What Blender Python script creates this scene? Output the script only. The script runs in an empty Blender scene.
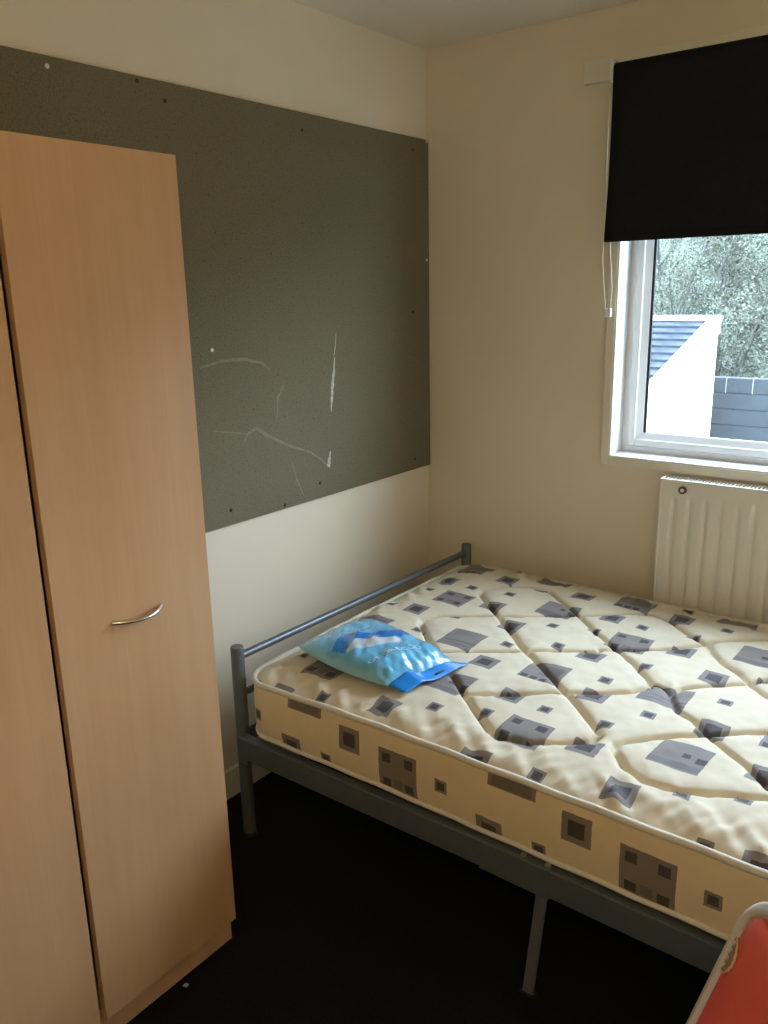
import bpy, bmesh, math, random
import numpy as np
from mathutils import Vector, Matrix

random.seed(7)
rng = np.random.default_rng(11)
scene = bpy.context.scene
COL = scene.collection

# ------------------------------------------------------------------ camera
CAM = Vector((1.8037, -2.6214, 1.5218))
YAW, PITCH, ROLL, FPX = 0.6586, -0.2597, -0.0216, 829.5
cy_, sy_, cp_, sp_ = math.cos(YAW), math.sin(YAW), math.cos(PITCH), math.sin(PITCH)
fwd = Vector((-sy_ * cp_, cy_ * cp_, sp_))
rgt0 = Vector((cy_, sy_, 0))
up0 = rgt0.cross(fwd)
rgt = rgt0 * math.cos(ROLL) + up0 * math.sin(ROLL)
upv = up0 * math.cos(ROLL) - rgt0 * math.sin(ROLL)
cam_data = bpy.data.cameras.new('camera')
cam = bpy.data.objects.new('camera', cam_data)
COL.objects.link(cam)
cam.matrix_world = Matrix(((rgt.x, upv.x, -fwd.x, CAM.x), (rgt.y, upv.y, -fwd.y, CAM.y),
                           (rgt.z, upv.z, -fwd.z, CAM.z), (0, 0, 0, 1)))
cam_data.sensor_fit = 'VERTICAL'
cam_data.sensor_height = 24.0
cam_data.lens = 24.0 * FPX / 1024.0
cam_data.clip_start = 0.02
scene.camera = cam

def ray(px, py):
    return fwd + rgt * ((px - 384) / FPX) - upv * ((py - 512) / FPX)

def at(px, py, ax, v):
    D = ray(px, py)
    return CAM + D * ((v - CAM[ax]) / D[ax])

# ------------------------------------------------------------------ sky, added fill lamp, exposure
SKY = (0.74, 0.93, 1.18)
SKY_STRENGTH = 17.0
FILL_LAMP_STRENGTH = 24.0
world = bpy.data.worlds.new('overcast_sky')
scene.world = world
world.use_nodes = True
wn = world.node_tree.nodes
bg = wn['Background']
bg.inputs[0].default_value = (*SKY, 1)
bg.inputs[1].default_value = SKY_STRENGTH
pd = bpy.data.lights.new('window_portal', 'AREA')
pd.shape = 'RECTANGLE'
pd.size, pd.size_y = 1.62, 1.14
pd.cycles.is_portal = True
po = bpy.data.objects.new('window_portal', pd)
COL.objects.link(po)
po.location = (1.515, 0.30, 1.53)
po.rotation_euler = (-math.pi / 2, 0, 0)
scene.view_settings.view_transform = 'Standard'
scene.view_settings.look = 'None'
scene.view_settings.exposure = 0.20
scene.view_settings.gamma = 1.0
scene.view_settings.use_curve_mapping = False

# ------------------------------------------------------------------ materials
class NT:
    """small helper around a node tree"""
    def __init__(self, name):
        self.m = bpy.data.materials.new(name)
        self.m.use_nodes = True
        self.t = self.m.node_tree
        self.b = self.t.nodes['Principled BSDF']
        self.out = self.t.nodes['Material Output']
    def n(self, typ, **kw):
        nd = self.t.nodes.new(typ)
        for k, v in kw.items():
            setattr(nd, k, v)
        return nd
    def link(self, a, b):
        self.t.links.new(a, b)
    def inp(self, sock, v):
        if hasattr(v, 'is_output'):
            self.link(v, sock)
        else:
            sock.default_value = v
    def math(self, op, a, b=0.0, c=None):
        nd = self.n('ShaderNodeMath', operation=op)
        self.inp(nd.inputs[0], a)
        self.inp(nd.inputs[1], b)
        if c is not None:
            self.inp(nd.inputs[2], c)
        return nd.outputs[0]
    def vmath(self, op, a, b=None, c=None):
        nd = self.n('ShaderNodeVectorMath', operation=op)
        self.inp(nd.inputs[0], a)
        if b is not None:
            self.inp(nd.inputs[1], b)
        if c is not None:
            self.inp(nd.inputs[2], c)
        return nd.outputs[0]
    def mix(self, f, a, b):
        nd = self.n('ShaderNodeMix', data_type='RGBA')
        self.inp(nd.inputs[0], f)
        self.inp(nd.inputs[6], a if hasattr(a, 'is_output') else (*a[:3], 1))
        self.inp(nd.inputs[7], b if hasattr(b, 'is_output') else (*b[:3], 1))
        return nd.outputs[2]
    def noise(self, vec, scale, detail=3, rough=0.5):
        nd = self.n('ShaderNodeTexNoise')
        nd.inputs['Scale'].default_value = scale
        nd.inputs['Detail'].default_value = detail
        nd.inputs['Roughness'].default_value = rough
        if vec is not None:
            self.link(vec, nd.inputs['Vector'])
        return nd.outputs[0]
    def obj(self):
        return self.n('ShaderNodeTexCoord').outputs['Object']
    def uv(self):
        return self.n('ShaderNodeTexCoord').outputs['UV']
    def ramp(self, f, lo, hi):
        nd = self.n('ShaderNodeMapRange')
        self.inp(nd.inputs[0], f)
        nd.inputs[1].default_value = lo
        nd.inputs[2].default_value = hi
        return nd.outputs[0]
    def bump(self, h, strength, dist):
        nd = self.n('ShaderNodeBump')
        nd.inputs['Strength'].default_value = strength
        nd.inputs['Distance'].default_value = dist
        self.link(h, nd.inputs['Height'])
        self.link(nd.outputs[0], self.b.inputs['Normal'])
    def set(self, col=None, rough=0.6, metal=0.0, spec=None):
        if col is not None:
            self.inp(self.b.inputs['Base Color'], col if hasattr(col, 'is_output') else (*col[:3], 1))
        self.b.inputs['Roughness'].default_value = rough
        self.b.inputs['Metallic'].default_value = metal
        if spec is not None:
            self.b.inputs['Specular IOR Level'].default_value = spec
        return self.m

def simple(name, col, rough=0.6, metal=0.0, var=0.08, scale=8.0, bump=0.0, bscale=200.0, bdist=0.001, spec=None):
    t = NT(name)
    o = t.obj()
    f = t.ramp(t.noise(o, scale, 4), 0.3, 0.7)
    lo = tuple(c * (1 - var) for c in col)
    hi = tuple(min(1, c * (1 + var)) for c in col)
    m = t.set(t.mix(f, lo, hi), rough, metal, spec)
    if bump:
        t.bump(t.noise(o, bscale, 2), bump, bdist)
    return m

M = {}
M['wall'] = simple('cream_wall_paint', (0.79, 0.705, 0.545), 0.75, var=0.025, scale=2.5, bump=0.25, bscale=90, bdist=0.001, spec=0.25)
M['ceiling'] = simple('ceiling_paint', (0.78, 0.70, 0.55), 0.8, var=0.02, scale=3, bump=0.3, bscale=60, spec=0.2)
M['carpet'] = simple('dark_carpet', (0.0105, 0.0115, 0.0145), 0.95, var=0.35, scale=160, bump=0.6, bscale=500, bdist=0.004, spec=0.1)
M['trim'] = simple('cream_gloss_trim', (0.80, 0.74, 0.60), 0.4, var=0.02, scale=5)
M['upvc'] = simple('white_upvc', (0.86, 0.87, 0.87), 0.28, var=0.015, scale=5)
M['reveal'] = simple('white_reveal_board', (0.84, 0.84, 0.81), 0.45, var=0.02, scale=6)
M['gasket'] = simple('black_rubber', (0.02, 0.02, 0.022), 0.6)
M['blind'] = simple('black_blackout_fabric', (0.0095, 0.011, 0.0125), 0.85, var=0.15, scale=60, bump=0.25, bscale=900, bdist=0.0004, spec=0.2)
M['cord'] = simple('off_white_cord', (0.72, 0.66, 0.50), 0.5)
M['plastic'] = simple('white_plastic', (0.80, 0.80, 0.78), 0.35)
M['radiator'] = simple('radiator_enamel', (0.76, 0.72, 0.62), 0.35, var=0.015, scale=4)
M['dark'] = simple('grille_shade_black', (0.03, 0.03, 0.03), 0.8)
M['chrome'] = simple('satin_chrome', (0.72, 0.69, 0.64), 0.22, 1.0, var=0.03, scale=30)
M['brass'] = simple('plug_metal', (0.16, 0.12, 0.09), 0.4, 0.7, var=0.1, scale=60)
M['bedmetal'] = simple('grey_powder_coat', (0.13, 0.145, 0.15), 0.36, 0.35, var=0.06, scale=30)
M['steel'] = simple('bare_steel_bar', (0.26, 0.27, 0.28), 0.42, 0.6, var=0.08, scale=30)
M['bolt'] = simple('zinc_bolt', (0.6, 0.56, 0.45), 0.3, 1.0)
M['slat'] = simple('bed_slat_ply', (0.46, 0.34, 0.22), 0.6, var=0.15, scale=20)
M['piping'] = simple('mattress_tape', (0.70, 0.655, 0.55), 0.75, var=0.05, scale=120, bump=0.3, bscale=700, bdist=0.0005)
M['screwdark'] = simple('dark_screw', (0.03, 0.028, 0.025), 0.4, 0.5)
M['screwlight'] = simple('bright_screw', (0.75, 0.74, 0.7), 0.3, 1.0)
M['tube'] = simple('aluminium_tube', (0.78, 0.79, 0.80), 0.28, 0.5, var=0.05, scale=25)
M['red'] = simple('red_vinyl', (0.74, 0.115, 0.095), 0.42, var=0.06, scale=20, bump=0.15, bscale=350, bdist=0.0008)
M['redpipe'] = simple('red_vinyl_edge', (0.62, 0.10, 0.085), 0.3)
M['foam'] = simple('torn_foam', (0.30, 0.20, 0.09), 0.9, var=0.4, scale=160, bump=0.8, bscale=300, bdist=0.003)
M['foamedge'] = simple('torn_vinyl_lining', (0.62, 0.44, 0.30), 0.8, var=0.2, scale=120)
M['fluff'] = simple('lint', (0.45, 0.45, 0.42), 0.9)
M['rubber'] = simple('black_plastic_foot', (0.02, 0.02, 0.02), 0.5)
M['doorpaint'] = simple('door_gloss_paint', (0.72, 0.68, 0.58), 0.4, var=0.02)

def glass_mat():
    t = NT('window_glass')
    tr = t.n('ShaderNodeBsdfTransparent')
    tr.inputs[0].default_value = (0.96, 0.975, 0.975, 1)
    gl = t.n('ShaderNodeBsdfGlossy')
    gl.inputs['Roughness'].default_value = 0.02
    lw = t.n('ShaderNodeLayerWeight')
    lw.inputs[0].default_value = 0.5
    sch = t.math('ADD', t.math('MULTIPLY', t.math('POWER', lw.outputs['Facing'], 5.0), 0.9), 0.035)
    mx = t.n('ShaderNodeMixShader')
    t.link(sch, mx.inputs[0])
    t.link(tr.outputs[0], mx.inputs[1])
    t.link(gl.outputs[0], mx.inputs[2])
    t.link(mx.outputs[0], t.out.inputs[0])
    return t.m
M['glass'] = glass_mat()

def wood_mat():
    t = NT('beech_laminate')
    o = t.obj()
    st = t.vmath('MULTIPLY', o, (9.0, 9.0, 0.55))
    a = t.ramp(t.noise(st, 1.2, 5, 0.55), 0.32, 0.70)
    fine = t.ramp(t.noise(t.vmath('MULTIPLY', o, (190.0, 190.0, 5.0)), 1.0, 3), 0.3, 0.7)
    big = t.ramp(t.noise(t.vmath('MULTIPLY', o, (3.2, 3.2, 0.8)), 1.0, 3), 0.35, 0.7)
    c = t.mix(a, (0.58, 0.35, 0.18), (0.67, 0.43, 0.24))
    c = t.mix(t.math('MULTIPLY', big, 0.45), c, (0.58, 0.345, 0.18))
    c = t.mix(t.math('MULTIPLY', fine, 0.16), c, (0.48, 0.29, 0.15))
    t.bump(fine, 0.04, 0.0005)
    return t.set(c, 0.42, 0, 0.4)
M['wood'] = wood_mat()

def board_mat():
    t = NT('grey_green_felt_board')
    o = t.obj()
    f1 = t.ramp(t.noise(o, 240, 3, 0.7), 0.30, 0.72)
    f2 = t.ramp(t.noise(o, 3.0, 4), 0.3, 0.7)
    f3 = t.ramp(t.noise(t.vmath('MULTIPLY', o, (1, 130, 130)), 1.0, 2), 0.60, 0.75)
    c = t.mix(f1, (0.112, 0.094, 0.054), (0.245, 0.215, 0.140))
    c = t.mix(t.math('MULTIPLY', f2, 0.35), c, (0.205, 0.175, 0.108))
    c = t.mix(t.math('MULTIPLY', f3, 0.6), c, (0.06, 0.055, 0.04))
    t.bump(f1, 0.35, 0.0012)
    return t.set(c, 0.9, 0, 0.15)
M['board'] = board_mat()

def scrape_mat():
    t = NT('board_scrape')
    o = t.obj()
    c = t.mix(t.ramp(t.noise(o, 90, 3), 0.35, 0.65), (0.62, 0.60, 0.50), (0.42, 0.40, 0.31))
    return t.set(c, 0.9)
M['scrape'] = scrape_mat()
M['faint'] = simple('faint_scuff', (0.235, 0.21, 0.142), 0.9, var=0.12, scale=90)

TV = 0.61
def print_mat(name, side):
    TU = 0.605 if side else 0.597
    t = NT(name)
    uv = t.uv()
    wob = t.n('ShaderNodeTexNoise')
    wob.inputs['Scale'].default_value = 60
    t.link(uv, wob.inputs['Vector'])
    d = t.vmath('SCALE', t.vmath('SUBTRACT', wob.outputs[1], (0.5, 0.5, 0.5)))
    d.node.inputs['Scale'].default_value = 0.0035
    p = t.vmath('ADD', uv, d)
    H = (TU / 2, 50 if side else TV / 2, 1)
    def comps(c):
        w = t.vmath('WRAP', t.vmath('SUBTRACT', p, (c[0], c[1], 0)), H, (-H[0], -H[1], -1))
        return w
    def cheb(w, off=(0, 0), sc=(1, 1)):
        v = w
        if off != (0, 0):
            v = t.vmath('SUBTRACT', v, (off[0], off[1], 0))
        v = t.vmath('ABSOLUTE', v)
        if sc != (1, 1):
            v = t.vmath('MULTIPLY', v, (1 / sc[0], 1 / sc[1], 1))
        s = t.n('ShaderNodeSeparateXYZ')
        t.link(v, s.inputs[0])
        return t.math('MAXIMUM', s.outputs[0], s.outputs[1])
    def mn(lst):
        r = lst[0]
        for x in lst[1:]:
            r = t.math('MINIMUM', r, x)
        return r
    if side:
        big = [(0.563, 0.418)]
        med = [(0.208, 0.370), (0.414, 0.461)]
        sml = [(0.082, 0.432), (0.330, 0.376)]
    else:
        big = [(0.219, 0.128), (0.538, 0.233), (0.416, 0.485), (0.115, 0.428)]
        med = [(0.275, 0.384), (0.357, 0.150), (0.553, 0.388), (0.480, 0.045), (0.170, 0.592), (0.105, 0.265)]
        sml = [(0.213, 0.250), (0.351, 0.267), (0.312, 0.008), (0.543, 0.525), (0.588, 0.102), (0.070, 0.594),
               (0.412, 0.366), (0.266, 0.474), (0.098, 0.155)]
    bw = [comps(c) for c in big]
    dm = mn([cheb(comps(c)) for c in med])
    ds = mn([cheb(comps(c)) for c in sml])
    db = mn([cheb(w) for w in bw])
    subs = [cheb(bw[0], (sx * 0.033, sy * 0.033)) for sx in (-1, 1) for sy in (-1, 1)]
    if not side:
        subs += [cheb(bw[1], (0.012, 0.005), (0.7, 0.7)), cheb(bw[1], (0.045, 0.0), (0.9, 0.9))]
        subs += [cheb(bw[3], (-0.040 + k * 0.028, -0.044), (0.8, 0.8)) for k in range(3)]
    dsub = mn(subs)
    mids = [cheb(bw[0], (0.0, -0.030), (1, 1))]
    if not side:
        mids += [cheb(bw[2], (0.0, -0.018), (6.0, 0.35)), cheb(bw[2], (0.0, -0.036), (6.0, 0.22)),
                 cheb(bw[1], (0.0, -0.038), (6.0, 1.0)), cheb(bw[3], (0.015, 0.01), (2.4, 2.4))]
    dmid = mn(mids)
    lt = lambda a, v: t.math('LESS_THAN', a, v)
    weave = t.ramp(t.noise(t.vmath('MULTIPLY', uv, (240, 900, 1)), 1.0, 2), 0.3, 0.7)
    blot = t.ramp(t.noise(uv, 18, 3), 0.35, 0.7)
    base = t.mix(blot, (0.72, 0.625, 0.455), (0.765, 0.675, 0.505)) if not side else t.mix(blot, (0.77, 0.62, 0.39), (0.81, 0.66, 0.42))
    base = t.mix(t.math('MULTIPLY', weave, 0.10), base, (0.58, 0.48, 0.32))
    g1 = (0.235, 0.205, 0.195) if not side else (0.225, 0.185, 0.135)
    g2 = (0.165, 0.145, 0.142) if not side else (0.155, 0.125, 0.09)
    g3 = (0.058, 0.050, 0.054) if not side else (0.055, 0.043, 0.036)
    c = base
    c = t.mix(lt(db, 0.056), c, g1)
    c = t.mix(t.math('MULTIPLY', lt(dmid, 0.012), lt(db, 0.0555)), c, g2)
    c = t.mix(lt(dsub, 0.012), c, g3)
    c = t.mix(lt(dm, 0.033), c, g1)
    c = t.mix(lt(dm, 0.0185), c, g3)
    c = t.mix(lt(ds, 0.0165), c, g1)
    c = t.mix(lt(ds, 0.0100), c, g3)
    if side:
        th = cheb(comps((0.262, 0.507)), (0, 0), (3.0, 1.0))
        c = t.mix(lt(th, 0.0195), c, g1)
        c = t.mix(lt(th, 0.0160), c, g2)
    c = t.mix(t.math('MULTIPLY', weave, 0.08), c, (0.62, 0.55, 0.45))
    t.bump(weave, 0.10, 0.0006)
    return t.set(c, 0.72 if not side else 0.6, 0, 0.3)
M['top'] = print_mat('printed_quilt_fabric', False)
M['side'] = print_mat('printed_border_fabric', True)

def bag_mat(name, lo, hi, fade):
    t = NT(name)
    uv = t.uv()
    nz = t.noise(uv, 5, 2)
    s = t.n('ShaderNodeSeparateXYZ')
    t.link(uv, s.inputs[0])
    c = t.mix(t.ramp(nz, 0.35, 0.7), lo, hi)
    if fade:
        c = t.mix(t.ramp(s.outputs[0], 0.30, 0.05), c, (0.20, 0.50, 0.66))
        c = t.mix(t.ramp(s.outputs[1], 0.09, 0.02), c, (0.22, 0.50, 0.64))
    cr = t.ramp(t.noise(t.vmath('MULTIPLY', uv, (3.2, 2.2, 1)), 2.2, 2, 0.5), 0.2, 0.8)
    t.bump(cr, 0.35, 0.012)
    m = t.set(c, 0.22, 0, 0.6)
    t.b.inputs['Coat Weight'].default_value = 0.7
    t.b.inputs['Coat Roughness'].default_value = 0.06
    return m
M['bag'] = bag_mat('blue_plastic_film', (0.12, 0.45, 0.72), (0.20, 0.57, 0.82), True)
M['bagband'] = bag_mat('deep_blue_print', (0.02, 0.20, 0.62), (0.03, 0.24, 0.66), False)
M['bagwhite'] = bag_mat('white_print', (0.58, 0.66, 0.72), (0.66, 0.72, 0.76), False)
M['bagflap'] = simple('blue_header_film', (0.012, 0.24, 0.72), 0.3, var=0.1, scale=25)
M['bagtext'] = simple('pale_print', (0.50, 0.75, 0.88), 0.4)
M['bagdark'] = simple('navy_print', (0.01, 0.05, 0.16), 0.4)

M['render'] = simple('white_painted_brick', (0.84, 0.84, 0.82), 0.8, var=0.03, scale=5, bump=0.4, bscale=14, bdist=0.01)
M['rooftile'] = simple('slate_grey_tile', (0.034, 0.041, 0.050), 0.95, var=0.35, scale=6, spec=0.05)
M['roofedge'] = simple('dark_tile_edge', (0.06, 0.065, 0.075), 0.7)
M['verge'] = simple('white_verge_board', (0.80, 0.80, 0.80), 0.5)
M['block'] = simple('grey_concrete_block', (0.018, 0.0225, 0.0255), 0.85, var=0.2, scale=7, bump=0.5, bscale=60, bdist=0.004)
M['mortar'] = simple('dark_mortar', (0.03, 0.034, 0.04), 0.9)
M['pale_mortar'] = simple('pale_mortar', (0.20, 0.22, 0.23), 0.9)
M['ground'] = simple('rough_grass_bank', (0.035, 0.046, 0.030), 0.95, var=0.5, scale=1.5)
M['bark'] = simple('grey_bark', (0.058, 0.060, 0.048), 0.9, var=0.3, scale=8)
M['twig'] = simple('pale_winter_twigs', (0.088, 0.092, 0.070), 0.9, var=0.35, scale=1.2)
M['leaf'] = simple('grey_green_leaves', (0.064, 0.074, 0.048), 0.8, var=0.45, scale=0.9)
M['leaf2'] = simple('pale_catkin_leaves', (0.110, 0.118, 0.084), 0.8, var=0.4, scale=0.9)

# ------------------------------------------------------------------ mesh helpers
class MB:
    def __init__(self):
        self.v, self.f = [], []
    def add(self, vs, fs):
        o = len(self.v)
        self.v += [tuple(p) for p in vs]
        self.f += [tuple(i + o for i in f) for f in fs]
        return self
    def box(self, x0, x1, y0, y1, z0, z1):
        vs = [(x, y, z) for x in (x0, x1) for y in (y0, y1) for z in (z0, z1)]
        fs = [(0, 1, 3, 2), (4, 6, 7, 5), (0, 4, 5, 1), (2, 3, 7, 6), (0, 2, 6, 4), (1, 5, 7, 3)]
        return self.add(vs, fs)
    def tube(self, pts, r, n=10, caps=True, squash=None, closed=False):
        pts = [Vector(p) for p in pts]
        k = len(pts)
        rs = r if isinstance(r, (list, tuple)) else [r] * k
        vs, fs = [], []
        prev = None
        for i, p in enumerate(pts):
            if closed:
                d = (pts[(i + 1) % k] - pts[i - 1])
            else:
                d = pts[min(i + 1, k - 1)] - pts[max(i - 1, 0)]
            d.normalize()
            if prev is None:
                a = Vector((0, 0, 1)) if abs(d.z) < 0.9 else Vector((1, 0, 0))
                a = (a - d * a.dot(d)).normalized()
            else:
                a = (prev - d * prev.dot(d)).normalized()
            prev = a
            b = d.cross(a)
            for j in range(n):
                t = 2 * math.pi * j / n
                vs.append(p + a * (rs[i] * math.cos(t) * (squash or 1)) + b * (rs[i] * math.sin(t)))
        segs = k if closed else k - 1
        for i in range(segs):
            i2 = (i + 1) % k
            for j in range(n):
                j2 = (j + 1) % n
                fs.append((i * n + j, i * n + j2, i2 * n + j2, i2 * n + j))
        if caps and not closed:
            fs.append(tuple(range(n))[::-1])
            fs.append(tuple((k - 1) * n + j for j in range(n)))
        return self.add(vs, fs)
    def build(self, name, mat, parent=None, smooth=False, bevel=0.0, seg=2):
        me = bpy.data.meshes.new(name)
        me.from_pydata(self.v, [], self.f)
        if bevel or True:
            bm = bmesh.new()
            bm.from_mesh(me)
            bmesh.ops.recalc_face_normals(bm, faces=bm.faces)
            if bevel:
                ed = [e for e in bm.edges if len(e.link_faces) == 2 and e.calc_face_angle(0) > 0.6]
                bmesh.ops.bevel(bm, geom=ed, offset=bevel, segments=seg, affect='EDGES', profile=0.6)
            bm.to_mesh(me)
            bm.free()
        return link(name, me, mat, parent, smooth)

def link(name, me, mat, parent=None, smooth=False):
    me.materials.append(M[mat] if isinstance(mat, str) else mat)
    if smooth:
        me.polygons.foreach_set('use_smooth', [True] * len(me.polygons))
        if smooth == 'auto':
            me.set_sharp_from_angle(angle=math.radians(40))
    o = bpy.data.objects.new(name, me)
    COL.objects.link(o)
    if parent:
        o.parent = parent
    return o

def empty(name, loc=(0, 0, 0), rz=0.0):
    o = bpy.data.objects.new(name, None)
    o.empty_display_size = 0.05
    COL.objects.link(o)
    o.location = loc
    o.rotation_euler = (0, 0, rz)
    return o

def tag(o, label=None, cat=None, group=None, kind=None):
    for k, v in (('label', label), ('category', cat), ('group', group), ('kind', kind)):
        if v:
            o[k] = v
    return o

def struct(o, label=None):
    o['kind'] = 'structure'
    if label:
        o['label'] = label
    return o

def box(name, mat, b, parent=None, bevel=0.0, smooth=False):
    return MB().box(*b).build(name, mat, parent, smooth=smooth, bevel=bevel)

# ------------------------------------------------------------------ room shell
RX, RY, H = 2.50, -3.25, 2.325
WX0, WX1, WZ0, WZ1, WT = 0.734, 2.30, 0.972, 2.085, 0.29
struct(box('floor', 'carpet', (-0.1, RX + 0.1, RY - 0.1, 0.1, -0.12, 0.0)), 'dark near-black carpet')
struct(box('ceiling', 'ceiling', (-0.1, RX + 0.1, RY - 0.1, WT, H, H + 0.12)), 'plain cream ceiling')
struct(box('wall_left', 'wall', (-0.12, 0.0, RY - 0.1, WT, 0.0, H)), 'cream wall carrying the notice board')
wb = MB()
wb.box(0.0, WX0, 0.0, WT, -0.1, H).box(WX1, RX + 0.12, 0.0, WT, -0.1, H)
wb.box(WX0, WX1, 0.0, WT, -0.1, WZ0).box(WX0, WX1, 0.0, WT, WZ1, H)
struct(wb.build('wall_back', 'wall'), 'cream wall with the window and radiator')
struct(box('wall_right', 'wall', (RX, RX + 0.12, RY - 0.1, 0.0, 0.0, H)), 'plain cream wall')
DX0, DX1, DZ = 1.45, 2.25, 2.0
wf = MB()
wf.box(0.0, DX0, RY - 0.1, RY, 0.0, H).box(DX1, RX, RY - 0.1, RY, 0.0, H).box(DX0, DX1, RY - 0.1, RY, DZ, H)
struct(wf.build('wall_front', 'wall'), 'cream wall with the door')
dr = struct(box('door_1', 'doorpaint', (DX0 + 0.004, DX1 - 0.004, RY - 0.07, RY - 0.03, 0.006, DZ - 0.004), bevel=0.003), 'plain painted door')
dh = MB().tube([(DX0 + 0.06, RY - 0.03, 1.0), (DX0 + 0.06, RY + 0.02, 1.0), (DX0 + 0.17, RY + 0.02, 1.0)], 0.009, 10).build('door_handle', 'chrome', dr, smooth='auto')
struct(box('baseboard_left', 'trim', (0.0, 0.014, RY, 0.0, 0.0, 0.095), bevel=0.004), 'cream skirting board along notice board wall')
struct(box('baseboard_back', 'trim', (0.014, RX, -0.014, 0.0, 0.0, 0.095), bevel=0.004), 'cream skirting board under the window')

# ------------------------------------------------------------------ window
win = struct(empty('window_1', (0, 0, 0)), 'white plastic framed window')
AW = 0.027
ar = MB()
ar.box(WX0 - AW, WX0, -0.012, -0.0005, WZ0 - AW, WZ1 + AW).box(WX1, WX1 + AW, -0.012, -0.0005, WZ0 - AW, WZ1 + AW)
ar.box(WX0, WX1, -0.012, -0.0005, WZ0 - AW, WZ0).box(WX0, WX1, -0.012, -0.0005, WZ1, WZ1 + AW)
ar.build('architrave', 'trim', win, bevel=0.002)
FY0, FY1 = 0.088, 0.158
rv = MB()
rv.box(WX0, WX0 + 0.006, -0.010, FY0, WZ0, WZ1).box(WX1 - 0.006, WX1, -0.010, FY0, WZ0, WZ1)
rv.box(WX0, WX1, -0.010, FY0, WZ1 - 0.006, WZ1)
rv.build('reveal_lining', 'reveal', win)
box('window_sill', 'reveal', (WX0 + 0.006, WX1 - 0.006, -0.014, FY0, WZ0, WZ0 + 0.008), win, bevel=0.002)
XM = 1.56
fr = MB()
FA = 0.028
fr.box(WX0 + .004, WX0 + FA, FY0, FY1, WZ0 + .004, WZ1 - .004).box(WX1 - FA, WX1 - .004, FY0, FY1, WZ0 + .004, WZ1 - .004)
fr.box(WX0 + FA, WX1 - FA, FY0, FY1, WZ0 + .004, WZ0 + FA).box(WX0 + FA, WX1 - FA, FY0, FY1, WZ1 - FA, WZ1 - .004)
fr.box(XM - 0.03, XM + 0.03, FY0, FY1, WZ0 + FA, WZ1 - FA)
fr.build('outer_frame', 'upvc', win, bevel=0.003)
def sash(x0, x1):
    z0, z1 = WZ0 + FA + 0.002, WZ1 - FA - 0.002
    x0 += 0.002; x1 -= 0.002
    w = 0.043
    g = 0.020
    m = MB()
    for (a, b, c, d) in ((x0, x0 + w - g, z0, z1), (x1 - w + g, x1, z0, z1), (x0 + w - g, x1 - w + g, z0, z0 + w - g), (x0 + w - g, x1 - w + g, z1 - w + g, z1)):
        m.box(a, b, FY0 - 0.012, FY1 - 0.012, c, d)
    s = m.build('sash_frame', 'upvc', win, bevel=0.004)
    bd = MB()   # sloped glazing bead
    gx0, gx1, gz0, gz1 = x0 + w, x1 - w, z0 + w, z1 - w
    ox0, ox1, oz0, oz1 = x0 + w - g, x1 - w + g, z0 + w - g, z1 - w + g
    yo, yi, yb = FY0 - 0.004, FY0 + 0.010, FY0 + 0.03
    O = [(ox0, oz0), (ox1, oz0), (ox1, oz1), (ox0, oz1)]
    I = [(gx0, gz0), (gx1, gz0), (gx1, gz1), (gx0, gz1)]
    vs = [(x, yo, z) for x, z in O] + [(x, yi, z) for x, z in I] + [(x, yb, z) for x, z in I] + [(x, yb, z) for x, z in O]
    fs = []
    for k in range(4):
        k2 = (k + 1) % 4
        for a, b in ((0, 4), (4, 8), (8, 12), (12, 0)):
            fs.append((a + k, a + k2, b + k2, b + k))
    bd.add(vs, fs).build('glazing_bead', 'upvc', s)
    gk = MB()
    e = 0.004
    for (a, b, c, d) in ((gx0 - 0.001, gx0 + 2 * e, gz0, gz1), (gx1 - 2 * e, gx1, gz0, gz1), (gx0 + e, gx1 - e, gz0 - 0.002, gz0 + 0.001), (gx0 + e, gx1 - e, gz1 - e, gz1)):
        gk.box(a, b, yi + 0.004, yi + 0.012, c, d)
    gk.build('gasket_with_shade', 'gasket', s)  # rubber seal, its side strips widened to paint a shadow line by the glass
    box('glass_pane', 'glass', (gx0 - 0.004, gx1 + 0.004, yi + 0.012, yi + 0.016, gz0 - 0.004, gz1 + 0.004), s)
    return s
sash(WX0 + FA, XM - 0.03)
sash(XM + 0.03, WX1 - FA)
# outside sill
box('outer_sill', 'upvc', (WX0, WX1, FY1, WT + 0.05, WZ0 - 0.02, WZ0 + 0.004), win)

# warm globe lamp added behind the camera, unseen, to brighten wardrobe and walls
LPX, LPY, LPZ = 2.05, -2.88, 2.04
lamp = tag(empty('added_fill_lamp', (LPX, LPY, H)), 'added unseen globe lamp giving warm fill light', 'lamp')
def lamp_mat():
    t = NT('added_fill_glow')
    t.set((0.9, 0.85, 0.75), 0.4)
    t.b.inputs['Emission Color'].default_value = (1.0, 0.76, 0.42, 1)
    t.b.inputs['Emission Strength'].default_value = FILL_LAMP_STRENGTH
    return t.m
M['globe'] = lamp_mat()
gp = []
for k in range(13):
    a = math.pi * k / 12
    gp.append((0, 0, LPZ - H - 0.11 * math.cos(a)))
MB().tube(gp, [max(0.002, 0.11 * math.sin(math.pi * k / 12)) for k in range(13)], 24).build('globe_shade', 'globe', lamp, smooth=True)
MB().tube([(0, 0, LPZ - H + 0.105), (0, 0, -0.03)], 0.003, 8).build('flex', 'plastic', lamp)
MB().tube([(0, 0, -0.035), (0, 0, -0.001)], [0.02, 0.045], 20).build('ceiling_rose', 'plastic', lamp, smooth='auto')

# blind batten
bt = struct(box('trim_1', 'trim', (0.600, 2.44, -0.020, -0.0005, 2.122, 2.190), bevel=0.003), 'cream wooden batten above the window')

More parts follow.
